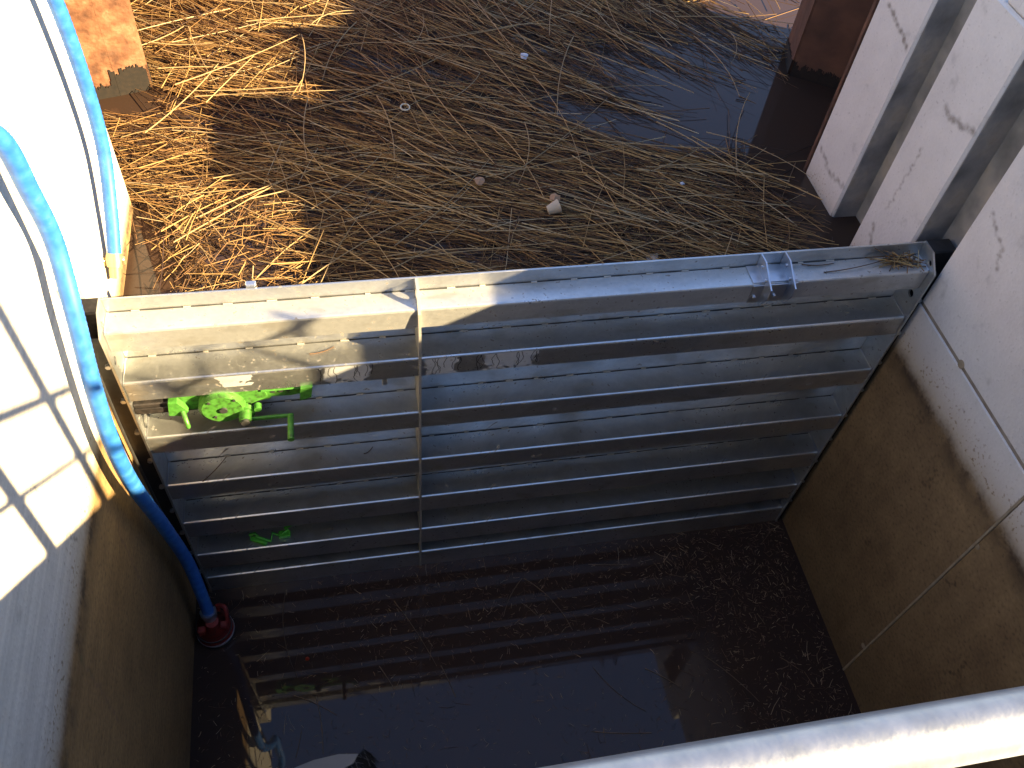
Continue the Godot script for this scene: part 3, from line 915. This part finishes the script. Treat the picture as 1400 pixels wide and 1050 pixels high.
# ---------------------------------------------------------------- green winch, clamp
func build_winch():
	var w := thing("rack_winch", Vector3(-1.15, 1.42, 0.08), "bright green rack winch with a hand crank fixed under the gate's second rib", "winch")
	var st := tool()
	prism(st, PackedVector2Array([Vector2(-1.375, 1.475), Vector2(-1.36, 1.565), Vector2(-1.27, 1.562), Vector2(-1.235, 1.585), Vector2(-1.05, 1.575), Vector2(-1.02, 1.545), Vector2(-1.02, 1.49), Vector2(-1.10, 1.475), Vector2(-1.26, 1.475), Vector2(-1.275, 1.462)]), 2, 0.035, 0.100)
	put("housing", st, M.green, w)
	st = tool()
	tube(st, [Vector3(-1.195, 1.492, 0.09), Vector3(-1.195, 1.492, 0.128), Vector3(-1.195, 1.492, 0.136)], [0.084, 0.084, 0.072], 32)
	var gc := put("gear_cover", st, M.green, w)
	st = tool()
	tube(st, [Vector3(-1.19, 1.492, 0.136), Vector3(-1.19, 1.492, 0.143)], 0.014, 12)
	put("axle_nut", st, M.dark, gc)
	for q in [Vector2(-1.235, 1.54), Vector2(-1.145, 1.545), Vector2(-1.225, 1.455)]:
		st = tool()
		tube(st, [Vector3(q.x, q.y, 0.136), Vector3(q.x, q.y, 0.140)], 0.006, 6)
		put("bolt", st, M.dark, gc)
	st = tool()
	prism(st, PackedVector2Array([Vector2(-1.03, 1.50), Vector2(-1.03, 1.552), Vector2(-0.93, 1.560), Vector2(-0.90, 1.575), Vector2(-0.865, 1.572), Vector2(-0.865, 1.535), Vector2(-0.885, 1.505), Vector2(-0.95, 1.495)]), 2, 0.04, 0.098)
	put("mounting_arm", st, M.green, w)
	st = tool()
	prism(st, PackedVector2Array([Vector2(-1.225, 1.578), Vector2(-1.10, 1.568), Vector2(-1.035, 1.545), Vector2(-1.03, 1.515), Vector2(-1.09, 1.485), Vector2(-1.13, 1.50), Vector2(-1.17, 1.555)]), 2, 0.1005, 0.112)
	put("cover_plate", st, M.green, w)
	st = tool()
	box(st, Vector3(-1.05, 1.553, 0.070), Vector3(-0.90, 1.560, 0.118), 0.002)
	prism(st, PackedVector2Array([Vector2(-0.915, 1.500), Vector2(-0.905, 1.572), Vector2(-0.862, 1.576), Vector2(-0.872, 1.515)]), 2, 0.0985, 0.132)
	put("arm_flange", st, M.green_worn, w)
	st = tool()
	for q in [-1.01, -0.98, -0.955]:
		tube(st, [Vector3(q, 1.53, 0.098), Vector3(q, 1.53, 0.1015)], 0.009, 8)
	put("dark_marking", st, M.dark, w)
	# pawl shaft and crank
	st = tool()
	tube(st, [Vector3(-1.118, 1.455, 0.085), Vector3(-1.118, 1.455, 0.165), Vector3(-1.118, 1.455, 0.170)], [0.024, 0.024, 0.019], 16)
	tube(st, [Vector3(-1.118, 1.455, 0.118), Vector3(-1.118, 1.455, 0.134)], 0.036, 16)
	put("pinion_shaft", st, M.green, w)
	st = tool()
	tube(st, [Vector3(-1.118, 1.455, 0.170), Vector3(-1.118, 1.455, 0.182)], 0.016, 12)
	put("shaft_nut", st, M.dark, w)
	st = tool()
	tube(st, [Vector3(-1.07, 1.478, 0.115), Vector3(-1.07, 1.478, 0.140)], 0.014, 10)
	put("pawl", st, M.green_worn, w)
	st = tool()
	box(st, Vector3(-1.115, 1.432, 0.146), Vector3(-0.945, 1.450, 0.156), 0.003)
	var cr := put("crank", st, M.green_worn, w)
	st = tool()
	tube(st, [Vector3(-0.956, 1.441, 0.150), Vector3(-0.957, 1.44, 0.20), Vector3(-0.958, 1.439, 0.262)], [0.0115, 0.0115, 0.0125], 12)
	put("handle", st, M.green, cr)
	# clamp ear and hook on the left end
	st = tool()
	prism(st, PackedVector2Array([Vector2(-1.385, 1.475), Vector2(-1.375, 1.545), Vector2(-1.345, 1.545), Vector2(-1.315, 1.49), Vector2(-1.335, 1.465)]), 2, 0.1005, 0.128)
	put("end_block", st, M.green_worn, w)
	st = tool()
	tube(st, smooth_path([Vector3(-1.335, 1.49, 0.125), Vector3(-1.325, 1.47, 0.155), Vector3(-1.322, 1.45, 0.165), Vector3(-1.328, 1.43, 0.150)], 5), 0.009, 8)
	put("hook", st, M.green, w)
	st = tool()
	box(st, Vector3(-1.499, 1.475, 0.055), Vector3(-1.37, 1.535, 0.112), 0.004)
	box(st, Vector3(-1.499, 1.49, 0.113), Vector3(-1.375, 1.515, 0.118), 0.001)
	put("rack_bar", st, M.black_steel, w)

	var c := thing("lever_clamp", Vector3(-1.17, 0.38, 0.08), "small green lever clamp lying on the gate's sixth rib at the lower left", "clamp")
	st = tool()
	tube(st, [Vector3(-1.255, 0.392, 0.070), Vector3(-1.185, 0.392, 0.108)], 0.012, 10)
	put("handle", st, M.green_clamp, c)
	st = tool()
	tube(st, [Vector3(-1.262, 0.398, 0.055), Vector3(-1.235, 0.405, 0.055), Vector3(-1.225, 0.395, 0.065)], 0.008, 8)
	put("hook", st, M.green_clamp, c)
	st = tool()
	tube(st, [Vector3(-1.235, 0.395, 0.066), Vector3(-1.165, 0.388, 0.095), Vector3(-1.158, 0.392, 0.055), Vector3(-1.12, 0.392, 0.075), Vector3(-1.085, 0.400, 0.048)], 0.008, 8)
	put("link_bar", st, M.green_clamp, c)
	st = tool()
	box(st, Vector3(-1.13, 0.377, 0.05), Vector3(-1.075, 0.400, 0.085), 0.004)
	tube(st, [Vector3(-1.10, 0.398, 0.04), Vector3(-1.065, 0.418, 0.035)], 0.008, 8)
	put("jaw", st, M.green_clamp, c)

# ---------------------------------------------------------------- hoses and pump
func build_hoses():
	var a := thing("blue_hose", Vector3(-1.5, 1.8, -0.5), "ribbed blue hose hanging down the left wall behind the gate", "hose")
	var pts := smooth_path([Vector3(-1.60, 2.83, -0.50), Vector3(-1.515, 2.80, -0.565), Vector3(-1.50, 2.669, -0.597), Vector3(-1.50, 2.379, -0.615), Vector3(-1.505, 2.13, -0.585), Vector3(-1.52, 1.93, -0.475), Vector3(-1.535, 1.80, -0.39)], 50)
	var st := tool()
	var rad := []
	for k in pts.size(): rad.append(0.0235 + (0.0008 if k % 4 < 2 else 0.0))
	tube(st, pts, rad, 18)
	put("hose_wall", st, M.hose, a)
	st = tool()
	tube(st, [Vector3(-1.535, 1.805, -0.395), Vector3(-1.538, 1.785, -0.380), Vector3(-1.541, 1.765, -0.366)], [0.028, 0.034, 0.028], 14)
	tube(st, [Vector3(-1.541, 1.765, -0.366), Vector3(-1.545, 1.73, -0.345)], 0.022, 12)
	put("coupling", st, M.brass, a)
	for s in [-1.0, 1.0]:
		st = tool()
		box(st, Vector3(-1.541 + s * 0.034 - 0.008, 1.77, -0.385), Vector3(-1.541 + s * 0.034 + 0.008, 1.80, -0.362), 0.004)
		put("claw", st, M.brass, a)
	var b := thing("blue_hose", Vector3(-1.5, 0.2, 0.3), "long blue hose curving down the left wall to the red pump", "hose")
	pts = smooth_path([Vector3(-1.66, 2.84, 0.33), Vector3(-1.55, 2.83, 0.26), Vector3(-1.50, 2.754, 0.203), Vector3(-1.50, 2.565, 0.167), Vector3(-1.50, 2.367, 0.155), Vector3(-1.495, 2.164, 0.248), Vector3(-1.50, 1.952, 0.325), Vector3(-1.50, 1.728, 0.385), Vector3(-1.50, 1.454, 0.388), Vector3(-1.495, 1.036, 0.320), Vector3(-1.49, 0.61, 0.265), Vector3(-1.485, 0.33, 0.285), Vector3(-1.483, 0.17, 0.305)], 50)
	rad = []
	for k in pts.size(): rad.append(0.0262 + (0.0008 if k % 4 < 2 else 0.0))
	st = tool()
	tube(st, pts, rad, 18)
	put("hose_wall", st, M.hose, b)
	var p := thing("pump", Vector3(-1.47, 0.0, 0.335), "red submersible pump standing in dark water at the gate's left corner", "pump")
	var c := Vector3(-1.472, 0.0, 0.340)
	st = tool()
	tube(st, [c + Vector3(0, -0.25, 0), c + Vector3(0, 0.012, 0), c + Vector3(0, 0.028, 0)], [0.085, 0.085, 0.080], 28)
	put("motor_body", st, M.dark, p)
	st = tool()
	tube(st, [c + Vector3(0, 0.028, 0), c + Vector3(0, 0.040, 0)], 0.088, 28)
	put("band", st, M.zinc_bright, p)
	st = tool()
	tube(st, [c + Vector3(0, 0.0405, 0), c + Vector3(0, 0.052, 0), c + Vector3(0, 0.058, 0), c + Vector3(0, 0.066, 0), c + Vector3(0, 0.100, 0), c + Vector3(0, 0.118, 0), c + Vector3(0, 0.126, 0)], [0.086, 0.086, 0.079, 0.080, 0.074, 0.058, 0.03], 28)
	put("cap", st, M.red, p)
	st = tool()
	tube(st, [c + Vector3(0, 0.067, 0), c + Vector3(0, 0.073, 0)], 0.083, 28)
	put("band", st, M.dark, p)
	for k in 3:
		var w := TAU * k / 3.0 + 0.4
		st = tool()
		var e := c + Vector3(cos(w) * 0.058, 0.118, sin(w) * 0.058)
		box(st, e - Vector3(0.017, 0.05, 0.017), e + Vector3(0.017, 0.020, 0.017), 0.006)
		put("lug", st, M.red, p)
	st = tool()
	tube(st, [Vector3(-1.482, 0.11, 0.312), Vector3(-1.483, 0.150, 0.310), Vector3(-1.483, 0.152, 0.310), Vector3(-1.483, 0.172, 0.306)], [0.034, 0.034, 0.038, 0.038], 18)
	put("outlet", st, M.zinc_bright, p)
	st = tool()
	tube(st, smooth_path([Vector3(-1.443, 0.118, 0.285), Vector3(-1.443, 0.162, 0.278), Vector3(-1.405, 0.172, 0.30), Vector3(-1.404, 0.118, 0.345)], 5), 0.010, 8)
	put("carrying_handle", st, M.red, p)
	# cable from the pump
	st = tool()
	tube(st, smooth_path([Vector3(-1.545, 1.92, 0.14), Vector3(-1.55, 1.4, 0.16), Vector3(-1.54, 0.8, 0.17), Vector3(-1.51, 0.35, 0.23), Vector3(-1.44, 0.10, 0.30)], 8), 0.006, 8)
	put("power_cable", st, M.rubber, p)

# ---------------------------------------------------------------- footbridge with its railing
func build_bridge():
	var d := thing("footbridge", Vector3(0, 2.85, 2.6), "wide steel footbridge crossing the chamber under the photographer", "footbridge")
	var st := tool()
	box(st, Vector3(-2.0, 2.93, 2.06), Vector3(2.0, 2.975, 6.6), 0.004)
	put("deck_plate", st, M.pipe, d)
	st = tool()
	box(st, Vector3(-2.0, 2.80, 2.065), Vector3(2.0, 3.085, 2.075), 0.002)
	put("toe_plate", st, M.pipe, d)
	for z in [2.12, 3.6, 5.1, 6.5]:
		st = tool()
		box(st, Vector3(-2.0, 2.785, z), Vector3(2.0, 2.928, z + 0.06), 0.004)
		put("beam", st, M.pipe, d)
	var r := thing("railing", Vector3(0, 2.98, 2.066), "galvanised tubular railing whose sunlit handrail crosses the bottom right corner", "railing")
	st = tool()
	tube(st, [Vector3(-2.0, 3.66, 2.066), Vector3(2.0, 3.66, 2.066)], 0.0186, 36)
	put("handrail", st, M.pipe, r)
	st = tool()
	tube(st, [Vector3(-2.0, 3.355, 2.066), Vector3(2.0, 3.355, 2.066)], 0.012, 16)
	put("knee_rail", st, M.pipe, r)
	st = tool()
	tube(st, [Vector3(0.86, 4.4, 2.066), Vector3(2.0, 4.4, 2.066)], 0.0186, 16)
	put("top_rail", st, M.pipe, r)
	for q in [[Vector3(1.86, 3.19, 1.7), Vector3(2.42, 3.51, 1.7)], [Vector3(1.70, 3.44, 1.72), Vector3(1.92, 3.18, 1.72)], [Vector3(2.38, 2.80, 1.71), Vector3(2.38, 3.56, 1.71)], [Vector3(1.72, 2.78, 1.73), Vector3(1.72, 3.46, 1.73)]]:
		st = tool()
		tube(st, q, 0.013, 12)
		put("end_brace", st, M.pipe, r)
	for x in [1.66, 0.88, 0.10, -1.46]:
		st = tool()
		tube(st, [Vector3(x, 2.98, 2.066), Vector3(x, 4.4 if x > 0.5 else 3.65, 2.066)], 0.027 if x > 0.5 else 0.0186, 16)
		put("post", st, M.pipe, r)

# ---------------------------------------------------------------- litter
func build_litter():
	rng.seed = 31
	var add_scrap := func(called: String, at: Vector3, r: float, mat: Material, label: String, cat: String):
		var st := tool()
		var pts := []
		for k in 9:
			var w := TAU * k / 9.0
			pts.append(at + Vector3(cos(w) * r * rng.randf_range(0.6, 1.1), rng.randf_range(-0.2, 0.35) * r, sin(w) * r * rng.randf_range(0.6, 1.1)))
		for k in 9: 
			tri(st, (at + Vector3(0, r * 0.35, 0)) * U, pts[k] * U, pts[(k + 1) % 9] * U, Vector3.UP)
			tri(st, (at + Vector3(0, r * 0.30, 0)) * U, pts[k] * U - Vector3(0, 0.004, 0), pts[(k + 1) % 9] * U - Vector3(0, 0.004, 0), Vector3.DOWN)
		tag(put(called, st, mat), label, cat)
	add_scrap.call("plastic_scrap", Vector3(0.315, 1.60, -1.922), 0.028, M.white_plastic, "crumpled clear plastic scrap on the reeds at the top middle", "litter")
	add_scrap.call("plastic_scrap", Vector3(0.862, 1.60, -0.85), 0.012, M.white_plastic, "tiny white plastic scrap on the reeds near the right wall", "litter")
	add_scrap.call("dead_leaf", Vector3(-0.076, 1.60, -0.94), 0.030, M.leaf, "brown curled leaf on the reeds left of the paper cup", "leaf")
	add_scrap.call("dead_leaf", Vector3(0.245, 1.605, -0.80), 0.028, M.leaf, "brown leaf touching the pale paper cup", "leaf")
	add_scrap.call("foam_scum", Vector3(0.607, 1.562, -0.42), 0.035, M.foam, "patch of whitish foam on the reeds just behind the gate", "foam")
	var cup := tool()
	tube(cup, [Vector3(0.20, 1.585, -0.735), Vector3(0.252, 1.60, -0.745)], [0.020, 0.032], 16, false)
	tube(cup, [Vector3(0.201, 1.586, -0.735), Vector3(0.205, 1.588, -0.7352)], [0.0195, 0.0195], 16)
	tag(put("paper_cup", cup, plain(0.42, 0.32, 0.20, 0.7)), "pale brown paper cup lying on its side in the reeds", "cup")
	var ringst := tool()
	var pts := []
	for k in 13: pts.append(Vector3(-0.353 + 0.022 * cos(TAU * k / 12.0), 1.60, -1.515 + 0.026 * sin(TAU * k / 12.0)))
	tube(ringst, pts, 0.004, 6, false)
	tag(put("plastic_ring", ringst, plain(0.5, 0.44, 0.3, 0.5)), "small cream plastic ring on the reeds left of centre", "litter")
	var ball := tool()
	tube(ball, [Vector3(-1.052, -0.002, 0.535), Vector3(-1.052, 0.004, 0.535), Vector3(-1.052, 0.010, 0.535), Vector3(-1.052, 0.013, 0.535)], [0.006, 0.010, 0.007, 0.002], 12)
	tag(put("float_bead", ball, plain(0.55, 0.06, 0.03, 0.5)), "tiny red bead floating in the dark water at the left", "bead")

# ---------------------------------------------------------------- land and water
func build_land():
	var st := tool()
	var y := WALL_TOP - 0.02
	var up := Vector3.UP
	var flat := func(x0, z0, x1, z1, yy):
		quad(st, v(x0, yy, z0), v(x1, yy, z0), v(x1, yy, z1), v(x0, yy, z1), up)
	flat.call(-400, -400, -2.06, 400, y)
	flat.call(-2.06, 7.4, 2.04, 400, y)
	flat.call(2.04, -0.99, 2.59, 400, y)
	quad(st, v(2.04, y, -0.99), v(2.59, y, -0.99), v(2.59, y, -1.86), v(2.36, y, -1.72), up)
	quad(st, v(2.59, y, -0.67), v(3.8, 1.75, -0.67), v(3.8, 1.75, 400), v(2.59, y, 400), up)
	flat.call(3.8, -0.67, 400, 400, 1.75)
	flat.call(-2.06, -400, 400, -90, 1.9)
	quad(st, v(-2.06, 1.9, -90), v(400, 1.9, -90), v(400, 0.9, -88), v(-2.06, 0.9, -88), Vector3(0, 1, 1))
	flat.call(-2.06, -90, 400, 7.4, -0.9)
	var gnd := put("ground", st, M.earth)
	gnd.set_meta("kind", "structure")
	st = tool()
	quad(st, v(-2.04, UPPER, -89), v(300, UPPER, -89), v(300, UPPER, -0.66), v(2.6, UPPER, -0.66), up)
	quad(st, v(-2.04, UPPER, -89), v(2.6, UPPER, -0.66), v(2.6, UPPER, -0.66), v(-2.04, UPPER, -0.66), up)
	quad(st, v(-2.04, UPPER, -0.66), v(2.6, UPPER, -0.66), v(2.6, UPPER, -0.004), v(-2.04, UPPER, -0.004), up)
	put("upper_water", st, M.water_up).set_meta("kind", "structure")
	st = tool()
	quad(st, v(-1.66, 0, 0.001), v(1.63, 0, 0.001), v(1.63, 0, 7.0), v(-1.66, 0, 7.0), up)
	put("lower_water", st, M.water_low).set_meta("kind", "structure")

func _ready():
	# camera
	var cam := Camera3D.new()
	cam.name = "camera"
	add_child(cam)
	cam.position = v(-0.695, 4.18, 2.169)
	cam.rotation_order = EULER_ORDER_YXZ
	cam.rotation_degrees = Vector3(-51.838, -16.042, 7.489)
	cam.fov = 47.0945
	cam.near = 0.05; cam.far = 1500.0
	cam.current = true
	# sky
	var sky_mat := ProceduralSkyMaterial.new()
	sky_mat.sky_top_color = Color(0.31, 0.39, 0.54)
	sky_mat.sky_horizon_color = Color(0.75, 0.79, 0.81)
	sky_mat.sky_curve = 0.14
	sky_mat.ground_bottom_color = Color(0.20, 0.19, 0.16)
	sky_mat.ground_horizon_color = Color(0.50, 0.52, 0.52)
	var sky := Sky.new()
	sky.sky_material = sky_mat
	var env := Environment.new()
	env.background_mode = Environment.BG_SKY
	env.sky = sky
	env.background_energy_multiplier = 0.7
	env.tonemap_mode = Environment.TONE_MAPPER_LINEAR
	env.tonemap_exposure = 6.2
	env.sdfgi_enabled = true; env.ssao_enabled = true; env.ssil_enabled = true
	var we := WorldEnvironment.new()
	we.name = "world_environment"
	we.environment = env
	add_child(we)
	# sun
	var sun := DirectionalLight3D.new()
	sun.name = "sun"
	add_child(sun)
	sun.look_at_from_position(Vector3.ZERO, Vector3(-2.02, -1.0, -1.0), Vector3.UP)
	sun.light_energy = 1.6
	sun.light_color = Color(1.0, 0.885, 0.68)
	sun.light_angular_distance = 0.5
	sun.shadow_enabled = true

	make_materials()
	build_land()
	build_walls()
	build_piles()
	build_bridge()
	build_gate()
	build_winch()
	build_hoses()
	build_reeds()
	build_debris()
	build_broom()
	build_litter()
